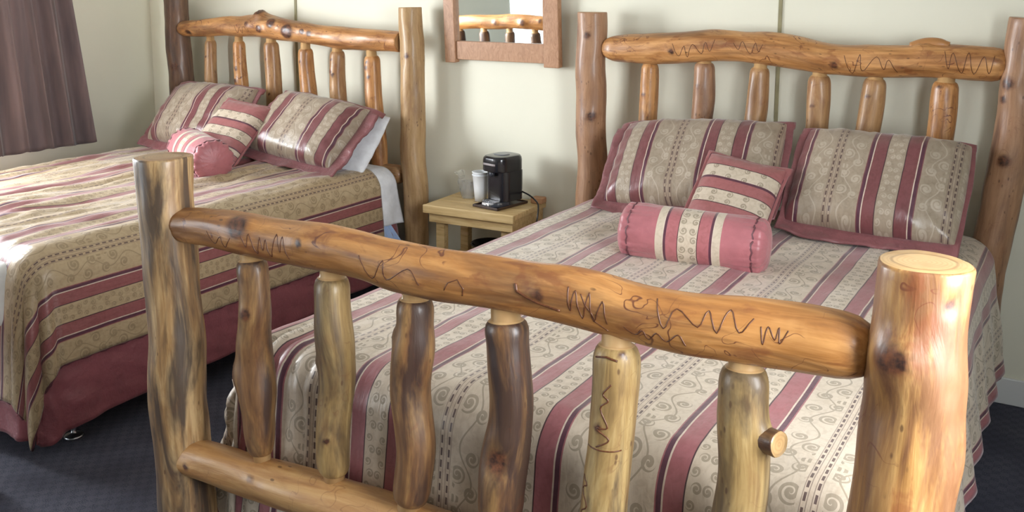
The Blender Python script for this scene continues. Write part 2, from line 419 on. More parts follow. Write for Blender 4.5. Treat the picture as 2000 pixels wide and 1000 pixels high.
def spread(name, x0, x1, yh, yf, zt, dl, dr, df, R, mat, wr, flare=.10, crown=.012, seed=0, step=.016, folds=.02, parent=None, squash=None):
    """cloth over a bed: (a, b) are flat cloth metres; outer faces of the bed are x0, x1 and yf"""
    X0, X1, Y1 = x0 + R, x1 - R, yf + R
    A0, A1 = X0 - dl, X1 + dr; B0, B1 = yh, Y1 - df
    nu = int((A1 - A0) / step); nv = int((B0 - B1) / step); sd = Vector((seed * 7.1, seed * 3.3, seed))
    q = R * pi / 2
    def f(u, v):
        a = A0 + (A1 - A0) * u; b = B0 + (B1 - B0) * v
        da = max(0, X0 - a, a - X1); sa = -1 if a < X0 else 1; db = max(0, Y1 - b)
        d = hypot(da, db); cx = min(max(a, X0), X1); cy = max(b, Y1)
        if d > 0:
            if d < q: out, dz = R * sin(d / R), R * (1 - cos(d / R))
            else:
                t = d - q; out, dz = R + t * flare, R + t * .99
            nx, ny = sa * da / d, -db / d
            ph = atan2(db, da + 1e-9)
            cornerness = min(da, db) / (d + 1e-6) * 2
            k = min(1, max(0, (d - q * .6)) / .25)
            along = (b if da > db else a)
            rip = folds * k * (.55 * noise.noise(Vector((along * 5.5, d * .8, 3)) + sd) + .9 * cornerness * sin(ph * 14 + seed))
            out += rip
            px, py, pz = cx + nx * out, cy + ny * out, zt - dz
        else: px, py, pz = cx, cy, zt
        ex = min(1, max(0, min(a - X0, X1 - a) / .3)); 
        w = wr(a, b, d); top = max(0, 1 - d / (q * 1.2))
        cr = crown * (1 - ((cx - (X0 + X1) / 2) / ((X1 - X0) / 2)) ** 2) * (1 if d == 0 else top)
        pz += cr + w * max(top, .25)
        if d > q * .5:
            px += sa * (da / d if d else 0) * w * .6; py -= (db / d if d else 0) * w * .6
        if squash: px, py, pz = squash(px, py, pz, d)
        return (px, py, pz), (a, b)
    o = grid_mesh(name, nu, nv, f, mat, parent, solid=.008)
    return o, (A0, A1, B0, B1, f)

def pillow(name, w, h, t, mat, seed, M, label, group=None, flange=(), fmat=None, cat='pillow', n=44, wr=.009, uvo=(0, 0), sag=0.0, pinch=.07, piping=None):
    sd = Vector((seed * 3.7, seed * 1.3, seed * 9.1))
    def prof(u, v):
        e = max(0, (1 - abs(u) ** 3.2)) ** .5 * max(0, (1 - abs(v) ** 3.2)) ** .5
        return e
    def outline(u, v):
        x = u * w / 2 * (1 - pinch * (1 - v * v) * abs(u) ** 2 * -.35 - pinch * .0)
        y = v * h / 2 * (1 + pinch * .5 * (1 - u * u))
        y -= sag * (v * .5 + .5) * (.5 + .5 * cos(pi * u)) * .0
        return x, y
    root_faces = []
    vs = []; fs = []; uvs = []
    for side in (1, -1):
        base = len(vs)
        for j in range(n + 1):
            for i in range(n + 1):
                # denser towards the rim
                u = sin((i / n - .5) * pi); v = sin((j / n - .5) * pi)
                x, y = outline(u, v); e = prof(u, v)
                z = side * t / 2 * e * (1.0 if side > 0 else .75)
                p = Vector((x * 7, y * 7, side * 2)) + sd
                z += side * wr * e ** .5 * fbm(p, 3) * 1.4
                # tucks radiating from the seam
                rim = (1 - e)
                ang = atan2(y, x)
                z += side * wr * .9 * e ** .4 * rim * sin(ang * 26 + 3 * noise.noise(p * .6)) 
                lo = max(0, -v - .35); z += side * t * .12 * lo * e
                vs.append((x, y, z)); uvs.append((x + uvo[0], y + uvo[1]))
        for j in range(n):
            for i in range(n):
                a = base + j * (n + 1) + i; q = (a, a + 1, a + n + 2, a + n + 1)
                fs.append(q if side > 0 else q[::-1])
    me = bpy.data.meshes.new(name); me.from_pydata(vs, [], fs); l = me.uv_layers.new(name='UVMap')
    l.data.foreach_set('uv', [c for f in fs for i in f for c in uvs[i]])
    bm = bmesh.new(); bm.from_mesh(me); bmesh.ops.remove_doubles(bm, verts=bm.verts, dist=1e-5); bm.to_mesh(me); bm.free()
    o = link(name, me, mat); o.matrix_world = M; tag(o, label, cat, group)
    # rim loop
    K = 160; loop = []
    for k in range(K):
        th = k / K * 4; s, r = int(th), th - int(th); r = r * 2 - 1
        u, v = [(r, -1), (1, r), (-r, 1), (-1, -r)][s]
        x, y = outline(u, v); loop.append(Vector((x, y, 0)))
    if flange:
        bmf = bmesh.new(); uvl = bmf.loops.layers.uv.new('UVMap'); rows = []
        for j in range(5):
            row = []
            for k, p in enumerate(loop):
                s_ = k / K; d = Vector((max(-1, min(1, p.x / (w / 2) * 1.0)) ** 9, max(-1, min(1, p.y / (h / 2))) ** 9, 0))
                if d.length < .2: d = p.normalized()
                d = Vector((min(1, max(-1, d.x)), min(1, max(-1, d.y)), 0))
                fb, frr, ft, fl = flange
                ex = Vector((d.x * (frr if d.x > 0 else fl), d.y * (ft if d.y > 0 else fb), 0))
                q = p + ex * (j / 4) * (1 + .35 * noise.noise(p * 9 + sd)) - (d * .012 if j == 0 else Vector())
                el = ex.length
                q.z = (.002 + el * .35 * (j / 4)) * (noise.noise(Vector((p.x * 10, p.y * 10, seed))) * 1.3 + .08 * sin(s_ * 210 + seed)) - el * .5 * (j / 4) ** 2 * (1 if d.y > .3 else 0) + el * .25 * (j / 4) ** 2 * (1 if d.y < -.3 else 0)
                row.append(bmf.verts.new(q))
            rows.append(row)
        for a, b in zip(rows, rows[1:]):
            for k in range(K): bmf.faces.new((a[k], a[(k + 1) % K], b[(k + 1) % K], b[k]))
        fo = from_bm('flange', bmf, fmat, o, smooth=True)
        md = fo.modifiers.new('solid', 'SOLIDIFY'); md.thickness = .007; md.offset = 0
    if piping:
        tube('piping', loop + [loop[0]], .0045, piping, o, n=6, sub=1)
    return o
def frameM(origin, xdir, ydir):
    x = Vector(xdir).normalized(); y = Vector(ydir); y = (y - x * y.dot(x)).normalized(); z = x.cross(y)
    m = Matrix((x, y, z)).transposed().to_4x4(); m.translation = Vector(origin); return m

# ================================================================== THE ROOM
def wallmat(name, c):
    n = NT(name); v = n.obj(); f = n.noise(v, 2.0, 3); g = n.noise(v, 160, 2)
    col = n.mix(n.rng(f, .3, .7), tuple(x * .97 for x in c), tuple(x * 1.02 for x in c))
    return n.set(Base_Color=col, Roughness=.62, Normal=n.bump(g, .12, .001))
WALL = wallmat('cream_wall_panel', (.77, .755, .625)); CEIL = wallmat('grey_white_ceiling', (.42, .41, .38)); WALL2 = wallmat('grey_green_wall', (.34, .35, .31))
TRIMW = plain('white_trim', (.72, .73, .72), .45)
def carpetmat():
    n = NT('blue_grey_carpet'); v = n.obj()
    a = n.noise(v, 260, 3); x = n.n.new('ShaderNodeTexChecker'); n.t.links.new(n.map(v, (1, 1, 1)), x.inputs[0]); x.inputs['Scale'].default_value = 38
    x.inputs[1].default_value = (.024, .028, .052, 1); x.inputs[2].default_value = (.055, .058, .09, 1)
    col = n.mix(n.rng(a, .4, .62), x.outputs[0], (.085, .085, .11)); col = n.mix(n.rng(n.noise(v, 5, 3), .4, .65, 0, .5), col, (.022, .024, .045))
    return n.set(Base_Color=col, Roughness=.95, Normal=n.bump(a, .6, .006))
CARPET = carpetmat()
boxobj('floor', (XL - .2, XR + .2, YF - .2, YB + .2, -.1, 0), CARPET, bevel=0, kind='structure')
boxobj('ceiling', (XL - .2, XR + .2, YF - .2, YB + .2, ZC, ZC + .1), CEIL, bevel=0, kind='structure')
boxobj('wall_back', (XL, XR, YB, YB + .12, 0, ZC), WALL, bevel=0, kind='structure')
boxobj('wall_rear', (XL, XR, YF - .12, YF, 0, ZC), WALL2, bevel=0, kind='structure')
def wall_with(name, axis, lo, hi, holes, pos, th):
    bm = bmesh.new(); cur = lo
    def bx(a, b, z0, z1):
        if axis == 'y': box(bm, min(pos, pos + th), max(pos, pos + th), a, b, z0, z1)
        else: box(bm, a, b, min(pos, pos + th), max(pos, pos + th), z0, z1)
    for a, b, z0, z1 in sorted(holes):
        bx(cur, a, 0, ZC); bx(a, b, 0, z0); bx(a, b, z1, ZC); cur = b
    bx(cur, hi, 0, ZC); o = from_bm(name, bm, WALL if name == 'wall_left' else WALL2); o['kind'] = 'structure'
wall_with('wall_left', 'y', YF, YB, [(a, b, z0, z1) for w, a, b, z0, z1 in WIN if w == 'left'], XL, -.12)
wall_with('wall_right', 'y', YF, YB, [(a, b, z0, z1) for w, a, b, z0, z1 in WIN if w == 'right'], XR, .12)
def glassmat():
    n = NT('window_glass'); nt = n.t; n.n.remove(n.b)
    tr = n.n.new('ShaderNodeBsdfTransparent'); gl = n.n.new('ShaderNodeBsdfGlossy'); gl.inputs['Roughness'].default_value = .02
    mx = n.n.new('ShaderNodeMixShader'); mx.inputs[0].default_value = .06
    nt.links.new(tr.outputs[0], mx.inputs[1]); nt.links.new(gl.outputs[0], mx.inputs[2]); nt.links.new(mx.outputs[0], n.n['Material Output'].inputs[0]); return n.m
GLASS = glassmat()
for i, (w, a, b, z0, z1) in enumerate(WIN):
    bm = bmesh.new(); t = .045; m = (a + b) / 2
    def bx(p, q, r, s, d0=-.09, d1=-.03):
        if w == 'left': box(bm, XL + d0, XL + d1, p, q, r, s)
        else: box(bm, XR - d1, XR - d0, p, q, r, s)
    bx(a, b, z0, z0 + t); bx(a, b, z1 - t, z1); bx(a, a + t, z0 + t, z1 - t); bx(b - t, b, z0 + t, z1 - t); bx(m - .02, m + .02, z0 + t, z1 - t)
    bx(a - .05, b + .05, z0 - .05, z0 - .01, -.02, .035)
    wo = from_bm('window_%d' % (i + 1), bm, TRIMW, bevel=.003); wo['kind'] = 'structure'
    bm = bmesh.new()
    bx(a + t, m - .02, z0 + t, z1 - t, -.062, -.058); bx(m + .02, b - t, z0 + t, z1 - t, -.062, -.058)
    from_bm('pane', bm, GLASS, wo)
def bboard(name, *b): boxobj(name, b, TRIMW, bevel=.004, kind='structure')
bboard('baseboard_back', XL, XR, YB - .014, YB, 0, .105); bboard('baseboard_left', XL, XL + .014, YF, YB - .014, 0, .105)
bboard('baseboard_right', XR - .014, XR, YF, YB - .014, 0, .105); bboard('baseboard_rear', XL + .014, XR - .014, YF, YF + .014, 0, .105)
BATT = plain('panel_seam_strip', (.30, .27, .15), .6, var=.2, scale=12)
for i, x in enumerate((-1.913, .803)):
    bm = bmesh.new(); box(bm, x - .0105, x + .0055, YB - .006, YB, .105, ZC)
    o = from_bm('trim_%d' % (i + 1), bm, BATT, bevel=.002); o['kind'] = 'structure'

# ================================================================== LOG BEDS
Lb = 2.338; Wb = 1.72; HH, HF = 1.482, 1.182
def track_set(L, specs):
    for i, sp in enumerate(specs): zigzag(L, *sp, seed=i + 3)
FACE = 0.0                        # angle facing the camera side on horizontal logs; -pi/2 is up
VF = -pi / 2                      # angle facing -Y on vertical logs
bedR = empty('log_bed', (0, 0, 0), 'golden peeled-log bed frame with tall footboard nearest the camera, round sawn post tops', 'bed frame')
# headboard posts
log('headboard_post', [(0, 0, 0), (.002, 0, .5), (-.002, 0, 1), (0, 0, HH)], [.070, .071, .068, .068, .067], W_HEADPOST, bedR, 11,
    knots=[(1.02, VF + .5, .03, .006), (1.38, VF + .1, .022, .004)])
hr = log('headboard_post', [(1.60, 0, 0), (1.638, 0, .5), (1.690, 0, .95), (1.722, 0, HH + .005)], [.082, .070, .066, .066, .070], W_HEADPOST, bedR, 12,
    knots=[(1.26, VF - .5, .03, .008), (1.20, VF - .7, .02, .006), (.98, VF - .2, .03, .006)], cut=CUTDARK)
# headboard rails
hrl = log('headboard_rail', [(.055, -.005, 1.318), (.20, -.01, 1.325), (.40, -.01, 1.338), (.60, -.01, 1.352), (.78, -.01, 1.345), (.95, -.01, 1.326), (1.15, -.01, 1.312), (1.40, -.01, 1.318), (1.665, -.005, 1.318)],
    [.047, .058, .062, .066, .066, .064, .062, .066, .066, .064, .060, .060, .062, .064, .060], W_HEADRAIL, bedR, 13, ('round', 'round'),
    knots=[(1.33, -pi / 2 + .35, .030, .018, .3), (1.02, .3, .02, .006), (.35, .2, .018, .003)], N=32)
track_set(hrl, [(.36, .1, 9, .022, .5), (.62, -.1, 7, .02, .45), (1.05, .2, 8, .028, .6), (1.40, .0, 9, .022, .65)])
tube('branch_stub', [(1.335, -.02, 1.372), (1.385, -.018, 1.384), (1.435, -.018, 1.386), (1.465, -.018, 1.378)], .023, W_HEADRAIL, bedR, n=16, taper=lambda t: .78 + .3 * sin(pi * min(1, t * 1.2)) * .9)
log('headboard_lower_rail', [(.06, 0, .46), (.86, 0, .47), (1.58, 0, .46)], [.05, .055, .05], W_HEADRAIL, bedR, 14, ('round', 'round'), N=20, step=.04)
HS = [(.281, -.004, .041, W_HEADRAIL), (.526, -.015, .046, W_HEADPOST), (.766, -.035, .044, W_HEADSPIN), (1.003, -.002, .046, W_HEADSPIN), (1.212, -.035, .046, W_HEADSPIN), (1.461, -.022, .051, W_HEADRAIL)]
zt = {.281: 1.268, .526: 1.283, .766: 1.272, 1.003: 1.252, 1.212: 1.250, 1.461: 1.252}
for i, (x, lean, r, m) in enumerate(HS):
    z1 = zt[x] - .003
    log('headboard_spindle', [(x + lean * 1.6, 0, .53), (x + lean * .9, -.003, .85), (x + lean * .35, 0, 1.1), (x, 0, z1)], [r * 1.02, r * 1.04, r * .97, r * 1.0, r * .92], m, bedR, 20 + i, ('tenon', 'tenon'), N=22,
        knots=[(.42, VF + .3, .018, .004), (.60 + .05 * (i % 3), VF - .3, .012, .003)] if i != 2 else [(.5, VF + .2, .02, .004)])
# footboard posts
log('footboard_post', [(.022, -Lb, 0), (.018, -Lb, .3), (.012, -Lb, .7), (0, -Lb, HF)], [.076, .075, .072, .069, .067, .0685], W_FOOTPOST, bedR, 31, N=36, cut=CUTDARK)
fr = log('footboard_post', [(1.705, -Lb, 0), (1.705, -Lb, .45), (1.712, -Lb, .8), (1.722, -Lb, 1.0), (1.722, -Lb, HF)], [.088, .086, .082, .079, .077, .071, .068, .0685], W_BIGPOST, bedR, 32, N=56,
    knots=[(1.045, VF - .28, .032, .014), (1.135, VF + .75, .012, -.005), (1.00, VF + .9, .05, .007, .1), (.9, VF + 1.2, .05, .005, .1), (1.03, VF - .28, .055, .008, 0)])
# footboard rail
frl = log('footboard_rail', [(.030, -Lb, 1.018), (.25, -Lb - .004, 1.028), (.50, -Lb, 1.029), (.74, -Lb - .004, 1.018), (.99, -Lb, 1.021), (1.25, -Lb - .003, 1.014), (1.48, -Lb, 1.022), (1.655, -Lb, 1.020)],
    [.041, .046, .049, .048, .052, .049, .052, .054, .053, .055, .052, .053, .054, .055, .053], W_RAIL, bedR, 33, ('flat', 'round'),
    knots=[(.452, -.30, .013, .007), (1.045, -.12, .016, .006), (.26, -.6, .04, .004)], N=44, cut=W_RAIL)
track_set(frl, [(.17, .15, 5, .020, .35), (.28, .0, 12, .012, .55), (.62, .0, 6, .03, .4), (1.10, -.1, 8, .012, .5), (1.22, .35, 8, .017, .22), (1.28, -.45, 9, .022, .45), (1.46, -.3, 7, .007, .3)])
track(frl, [(1.13, -.5), (1.14, -.2), (1.155, .1), (1.16, .4), (1.185, .7)]); track(frl, [(.84, .2), (.85, -.1), (.87, -.25), (.885, .05), (.88, .35)])
track(frl, [(.995, -.4), (1.0, -.15), (1.02, .02), (1.06, .22), (1.09, .3)], .003)
log('footboard_lower_rail', [(.035, -Lb - .012, .424), (.25, -Lb, .430), (.50, -Lb, .440), (.75, -Lb, .437), (1.1, -Lb, .43), (1.40, -Lb, .44), (1.66, -Lb, .43)], [.046, .050, .053, .054, .055, .054, .055, .055],
    wood('honey_lower_log', (.66, .38, .15), (.52, .26, .09), (.36, .16, .05), .35, .35), bedR, 34, ('flat', 'round'), knots=[(.05, .0, .012, .004), (.27, -.45, .012, .003), (.72, -.1, .012, -.003)], N=36, cut=W_RAIL)
FS = [  # x at top, lean (top to bottom), radii, material, knots, bottom z
    (.281, [0, .010, -.002, .006, .012], [.032, .039, .047, .043, .038, .036, .039], W_SPIN, [(.20, VF - 1.1, .03, .012), (.36, VF + .15, .018, .004)], .474),
    (.531, [0, .002, .004, -.004, -.010], [.037, .038, .038, .040, .042, .040, .040], W_SPINPALE, [(.27, VF - 1.3, .018, .009), (.10, VF + .35, .010, .004)], .487),
    (.748, [0, .0, -.012, .004, -.012], [.041, .042, .042, .043, .046, .040, .041], W_SPIN, [(.37, VF - 1.3, .018, .008)], .487),
    (.978, [0, .006, .008, -.010, -.018], [.040, .047, .049, .043, .042, .040, .044], W_SPIN, [(.17, VF + .1, .034, -.014)], .485),
    (1.208, [0, .0, -.006, -.010, -.018], [.045, .044, .044, .043, .042, .042, .041], W_SPINPALE, [(.44, VF + .7, .009, .003), (.30, VF - .2, .012, .003)], .485),
    (1.446, [0, .002, .006, -.004, -.006], [.046, .045, .045, .044, .044, .042, .041], W_SPINPALE, [(.335, VF + 1.35, .022, .012)], .49)]
for i, (x, ln, rd, m, kn, z0) in enumerate(FS):
    z1 = [.968, .967, .956, .953, .952, .958][i]; z0 += .016
    pts = [(x + ln[4], -Lb, z0), (x + ln[3], -Lb - .004, z0 + .12), (x + ln[2], -Lb, z0 + .25), (x + ln[1], -Lb - .003, z0 + .37), (x, -Lb, z1)]
    L = log('footboard_spindle', pts, rd, m, bedR, 40 + i, ('tenon', 'tenon'), knots=kn, N=32, step=.010)
    if i == 4:
        track(L, [(.43, VF - .6), (.435, VF), (.43, VF + .5)], .002); zigzag(L, .26, VF + .05, 8, .018, .25, 5, .0016); zigzag(L, .20, VF - .6, 9, -.02, .2, 6, .0016)
        track(L, [(.255, VF - .8), (.258, VF), (.262, VF + .9)], .0016)
    if i == 5:
        p = L.surf(.335, VF + 1.30)
        log('branch_stub', [p + Vector((-.012, .004, 0)), p + Vector((.004, -.002, .001)), p + Vector((.016, -.007, .002))], [.023, .022, .023], W_SPIN, L.o, 77, ('flat', 'flat'), N=24, step=.004, wob=0)
for s in (.118, 1.602):
    log('side_rail', [(s, -2.2, .36), (s, -1.1, .36), (s, -.09, .36)], [.035, .036, .035], W_RAIL, bedR, int(s * 100), ('flat', 'flat'), N=16, step=.06)

# left bed
XB = -2.742
bedL = empty('log_bed', (XB, 0, 0), 'knotty log bed frame under the curtain side, its headboard left of the mirror', 'bed frame')
def lx(p): return [(a - 0, b, c) for a, b, c in p]
log('headboard_post', [(0, 0, 0), (.006, 0, .6), (.0, 0, 1.1), (-.006, 0, 1.52)], [.075, .077, .073, .070], W_LEFTPOST, bedL, 51, knots=[(1.12, VF + .4, .03, .005)])
log('headboard_post', [(1.745, 0, 0), (1.74, 0, .6), (1.73, 0, 1.1), (1.722, 0, HH + .008)], [.063, .064, .063, .061, .060], wood('tan_post', (.64, .42, .21), (.50, .31, .14), (.34, .19, .08), .5, .25, (.20, .10, .05), patchc=.6, rough=.4), bedL, 52,
    knots=[(1.25, VF + .2, .02, .003)], cut=CUTDARK)
ll = log('headboard_rail', [(.055, -.03, 1.345), (.25, -.02, 1.352), (.50, -.015, 1.366), (.70, -.015, 1.376), (.90, -.015, 1.358), (1.10, -.015, 1.335), (1.35, -.01, 1.322), (1.66, -.005, 1.312)],
    [.043, .048, .052, .058, .062, .064, .060, .058, .056, .060, .056, .052], W_HEADRAIL, bedL, 53, ('round', 'flat'),
    knots=[(.66, -pi / 2 + .3, .033, .036, 1.3), (.78, -.5, .03, .016, 1.5), (.90, 0.0, .040, .012, 2), (.70, .15, .020, .010, 2), (1.0, -.2, .015, .006, 2), (1.05, -.1, .022, .007), (.60, -.2, .02, .006), (.10, .6, .03, -.012)], N=40, cut=CUTDARK)
track_set(ll, [(.5, .2, 6, .02, .4)])
for i, (x, r) in enumerate([(.265, .036), (.508, .037), (.762, .044), (1.018, .043), (1.235, .044), (1.470, .044)]):
    z1 = [1.282, 1.284, 1.287, 1.260, 1.254, 1.238][i]; l = [-.0, .015, .015, .01, .02, .03][i]
    log('headboard_spindle', [(x + l * 1.5, 0, .53), (x + l, -.004, .82), (x + l * .3, 0, 1.1), (x, 0, z1)], [r, r * 1.05, r * 1.03, r * .97, r * .95], W_HEADRAIL if i % 2 else W_HEADSPIN, bedL, 60 + i, ('tenon', 'tenon'), N=22,
        knots=[(.60, VF + .1, .016, .005), (.50 + .03 * i, VF - .3, .018, .005), (.42, VF + .4, .016, .004), (.68, VF - .1, .010, .003)] if i in (1, 4, 5) else [(.47, VF + .2, .010, .003), (.66, VF - .1, .010, .003)])
log('headboard_lower_rail', [(.06, 0, .62), (.9, 0, .62), (1.67, 0, .63)], [.05, .055, .05], W_HEADSPIN, bedL, 54, ('round', 'round'), N=20, step=.03)
# its footboard stands just left of the frame and shows in the mirror
log('footboard_post', [(0, -Lb, 0), (0, -Lb, .6), (0, -Lb, HF)], [.077, .075, .073], W_FOOTPOST, bedL, 55, step=.03)
log('footboard_post', [(1.722, -Lb, 0), (1.722, -Lb, .6), (1.722, -Lb, HF)], [.077, .075, .073], W_FOOTPOST, bedL, 56, step=.03)
log('footboard_rail', [(.06, -Lb, 1.02), (.5, -Lb, 1.04), (.9, -Lb, 1.05), (1.3, -Lb, 1.03), (1.66, -Lb, 1.02)], [.052, .055, .06, .056, .052], W_RAIL, bedL, 57, ('round', 'round'), knots=[(.85, pi, .03, .02), (1.0, pi + .4, .02, .01), (.6, pi, .02, .01)], N=28)
log('footboard_lower_rail', [(.06, -Lb, .43), (.9, -Lb, .44), (1.66, -Lb, .43)], [.052, .055, .052], W_RAIL, bedL, 58, ('round', 'round'), N=20, step=.04)
for i in range(6):
    x = .28 + .235 * i
    log('footboard_spindle', [(x, -Lb, .49), (x + .01, -Lb, .72), (x, -Lb, .97)], [.042, .044, .042], W_SPIN, bedL, 80 + i, ('tenon', 'tenon'), N=20, step=.03)
for s in (.118, 1.602):
    log('side_rail', [(s, -2.2, .36), (s, -1.1, .36), (s, -.09, .36)], [.035, .036, .035], W_RAIL, bedL, int(s * 100) + 5, ('flat', 'flat'), N=16, step=.06)
CHROME = plain('galvanised_steel', (.55, .57, .60), .3, 1.0)
for (px, py) in ((-1.09 - XB, -1.915), (.12, -1.935)):
    bm = bmesh.new(); lathe(bm, [(0, 0), (.032, 0), (.034, .004), (.030, .009), (.014, .014), (.009, .02), (.009, .045), (.012, .048), (.012, .06), (.007, .062), (.007, .34), (0, .34)], (px, py, 0), 24)
    from_bm('metal_leg', bm, CHROME, bedL, smooth=True)

# ------------------------------------------------------------------ mattresses, skirts, bedspreads
MATT = plain('mattress_ticking', (.62, .62, .60), .8, var=.05)
def mattress(x0, x1, lab):
    bm = bmesh.new(); box(bm, x0, x1, -2.10, -.10, .42, .66)
    o = from_bm('mattress', bm, MATT, bevel=.05, seg=4); tag(o, lab, 'mattress')
    bm = bmesh.new(); box(bm, x0 + .05, x1 - .05, -2.08, -.12, .22, .418)
    b = from_bm('box_spring', bm, MATT, bevel=.02); tag(b, lab.replace('mattress', 'box spring'), 'box spring')
mattress(.17, 1.55, 'mattress hidden under the bedspread of the nearer bed'); mattress(-2.58, -1.16, 'mattress hidden under the bedspread of the bed by the curtain')

def wrR(a, b, d):
    e = Vector((a * 3, b * 2.2, 1)); w = .006 * fbm(e, 3)
    # soft channel puckers along the stripes
    s = abs(((a - .569 + H_ * 2) / H_) % 2 - 1); w += .0022 * cos(((a - .569) % P_) / P_ * 2 * pi * 2)
    w += .004 * fbm(Vector((a * 9, b * 6, 3)), 2)
    # bunched gathers at the foot corner by the left post
    g = exp(-((a - .12) / .22) ** 2 - ((b + 2.35) / .30) ** 2); w += g * .016 * sin(a * 105 + 2 * noise.noise(Vector((a * 4, b * 5, 0))))
    g2 = max(0, d - .1) * (1 if a > 1.5 else 0); w += .05 * g2 * sin(b * 26 + 3 * noise.noise(Vector((a * 2, b * 2, 5))))
    return w
spR, infoR = spread('bedspread', .065, 1.665, -.10, -2.235, .685, .42, .50, .52, .085, F_RIGHT, wrR, flare=.14, crown=.016, seed=1, step=.014)
tag(spR, 'striped beige, rose and plum damask bedspread on the nearer log bed, pale at its foot', 'bedspread')
def wrL(a, b, d):
    w = .007 * fbm(Vector((a * 3, b * 2, 4)), 3)
    k = 1 if d == 0 else max(0, 1 - d / .1)
    e = Vector((a * 11, b * 1.6 + a * .8, 2)); w += k * .024 * (1 - abs(noise.noise(e)) * 2.2) * (.6 + .8 * noise.noise(Vector((a * 2, b * 2, 8))))
    w += k * .004 * noise.noise(Vector((a * 34, b * 9, 1)))
    w += .002 * fbm(Vector((a * 12, b * 10, 3)), 2)
    return w
def sqL(x, y, z, d): return x, y, z
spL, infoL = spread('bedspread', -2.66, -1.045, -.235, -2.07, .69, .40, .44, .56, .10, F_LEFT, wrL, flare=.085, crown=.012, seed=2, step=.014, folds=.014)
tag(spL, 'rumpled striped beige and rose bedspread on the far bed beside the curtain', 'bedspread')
# braided hem on the visible edges
def hem(info, parent, edges, mat, r=.005):
    A0, A1, B0, B1, f = info; pts = []
    for (u0, v0), (u1, v1) in edges:
        for k in range(90):
            t = k / 90; p, _ = f(u0 + (u1 - u0) * t, v0 + (v1 - v0) * t); pts.append(Vector(p) + Vector((0, 0, -.002 + .0035 * sin(k * 2.1))))
    tube('hem_piping', pts, r, mat, parent, n=6, sub=1)
hem(infoL, spL, [((1, 0), (1, 1)), ((1, 1), (0, 1))], PIPE); hem(infoR, spR, [((1, 0), (1, 1)), ((1, 1), (0, 1)), ((0, 1), (0, 0))], PIPE)

def skirt(name, path, z1, zb, lab, seed, amp=.012, outw=.03):
    """path: plan points (x, y); hangs from z1 to zb(t)"""
    P = catmull([(a, b, 0) for a, b in path], 24); n = len(P) - 1
    def f(u, v):
        k = min(n, int(round(u * n))); p = P[k]; t = (P[min(n, k + 1)] - P[max(0, k - 1)]).normalized(); nrm = Vector((-t.y, t.x, 0))
        zz = z1 + (zb(u) - z1) * v; s = u * 4.2
        o = v * outw + amp * v * (sin(s * 17 + seed + v) * .5 + 1.4 * noise.noise(Vector((s * 3.5, v * 1.5 + s * .4, seed))))
        o += .006 * noise.noise(Vector((s * 9 + v * 6, v * 7, seed + 4)))
        q = p + nrm * o; return (q.x, q.y, zz), (s, zz)
    o = grid_mesh(name, n, 30, f, SKIRT, solid=.004); return tag(o, lab, 'bed skirt')
skirt('bed_skirt', [(-1.058, -.10), (-1.058, -.8), (-1.055, -1.5), (-1.055, -1.94), (-1.08, -2.04), (-1.2, -2.065), (-1.9, -2.08), (-2.6, -2.08)], .47, lambda u: .065 + .085 * max(0, 1 - u / .48) + .006 * sin(u * 20) - .02 * exp(-((u - .535) / .05) ** 2),
      'plain dusky rose bed skirt hanging nearly to the carpet from the far bed', 3, outw=.05)
skirt('bed_skirt', [(1.62, -.15), (1.62, -1.0), (1.62, -1.95), (1.58, -2.13), (1.4, -2.15), (.9, -2.15), (.3, -2.15), (.14, -2.12), (.10, -1.95), (.10, -1.1), (.10, -.15)], .42, lambda u: .10 + .01 * sin(u * 30),
      'dark rose bed skirt behind the footboard of the nearer bed', 5, outw=.015)
# white sheet showing at the head of the far bed
def shf(u, v):
    y = -.30 + .21 * u; drop = v * .44; R = .09; q = R * pi / 2; x0 = -1.15
    if drop < .12: x = x0 - .12 + drop; z = .684; 
    elif drop < .12 + q: d = drop - .12; x = x0 + R * sin(d / R); z = .684 - R * (1 - cos(d / R))
    else: d = drop - .12 - q; x = x0 + R + d * .12; z = .684 - R - d
    y2 = y + .03 * v * (u - .5) + (.02 * v * v); x += .006 * sin(u * 9 + v * 4) * v; z -= .02 * u * v
    return (x, y2, z), (u, v)
o = grid_mesh('bed_sheet', 24, 50, shf, WHITE, solid=.003); tag(o, 'white sheet corner hanging out at the head of the far bed, beside the log post', 'sheet')
def shf2(u, v):
    z = .43 - .17 * v; x = -1.045 + .03 * v + .012 * sin(u * 14) * (.3 + v); y = -.235 + .03 * v + u * (.06 + .07 * v)
    return (x, y, z), (u, v)
BLUE = satin('pale_blue_lining', (.42, .55, .80), .3, .7)
s2 = grid_mesh('lining_tip', 24, 14, shf2, BLUE, o, solid=.003); s2['label'] = 'pale blue underside of the sheet tip'

# ================================================================== PILLOWS
G_SH = 'striped shams'
def sham(name, bl, br, tl, tr, seed, label, uvo, t=.195, flange=(.055, .03, .018, .04), h=None, w=None):
    bl, br, tl, tr = map(Vector, (bl, br, tl, tr)); x = ((br - bl) + (tr - tl)) / 2; y = ((tl - bl) + (tr - br)) / 2
    W_ = w or x.length; H2 = h or y.length
    return pillow(name, W_, H2, t, F_SHAM, seed, frameM((bl + br + tl + tr) / 4, x, y), label, flange=flange, fmat=ROSEDK, uvo=uvo)
sham('sham_pillow', (.27, -.43, .755), (.93, -.41, .755), (.25, -.135, .990), (.93, -.135, 1.085), 4, 'striped rose-edged sham at the left of the nearer headboard, half behind the small cushion', (.245, 0))
sham('sham_pillow', (.985, -.45, .75), (1.58, -.45, .745), (1.03, -.15, 1.05), (1.575, -.15, 1.03), 5, 'striped rose-edged sham at the right of the nearer headboard, behind the big round post top', (-.06, 0), flange=(.06, .014, .012, .025))
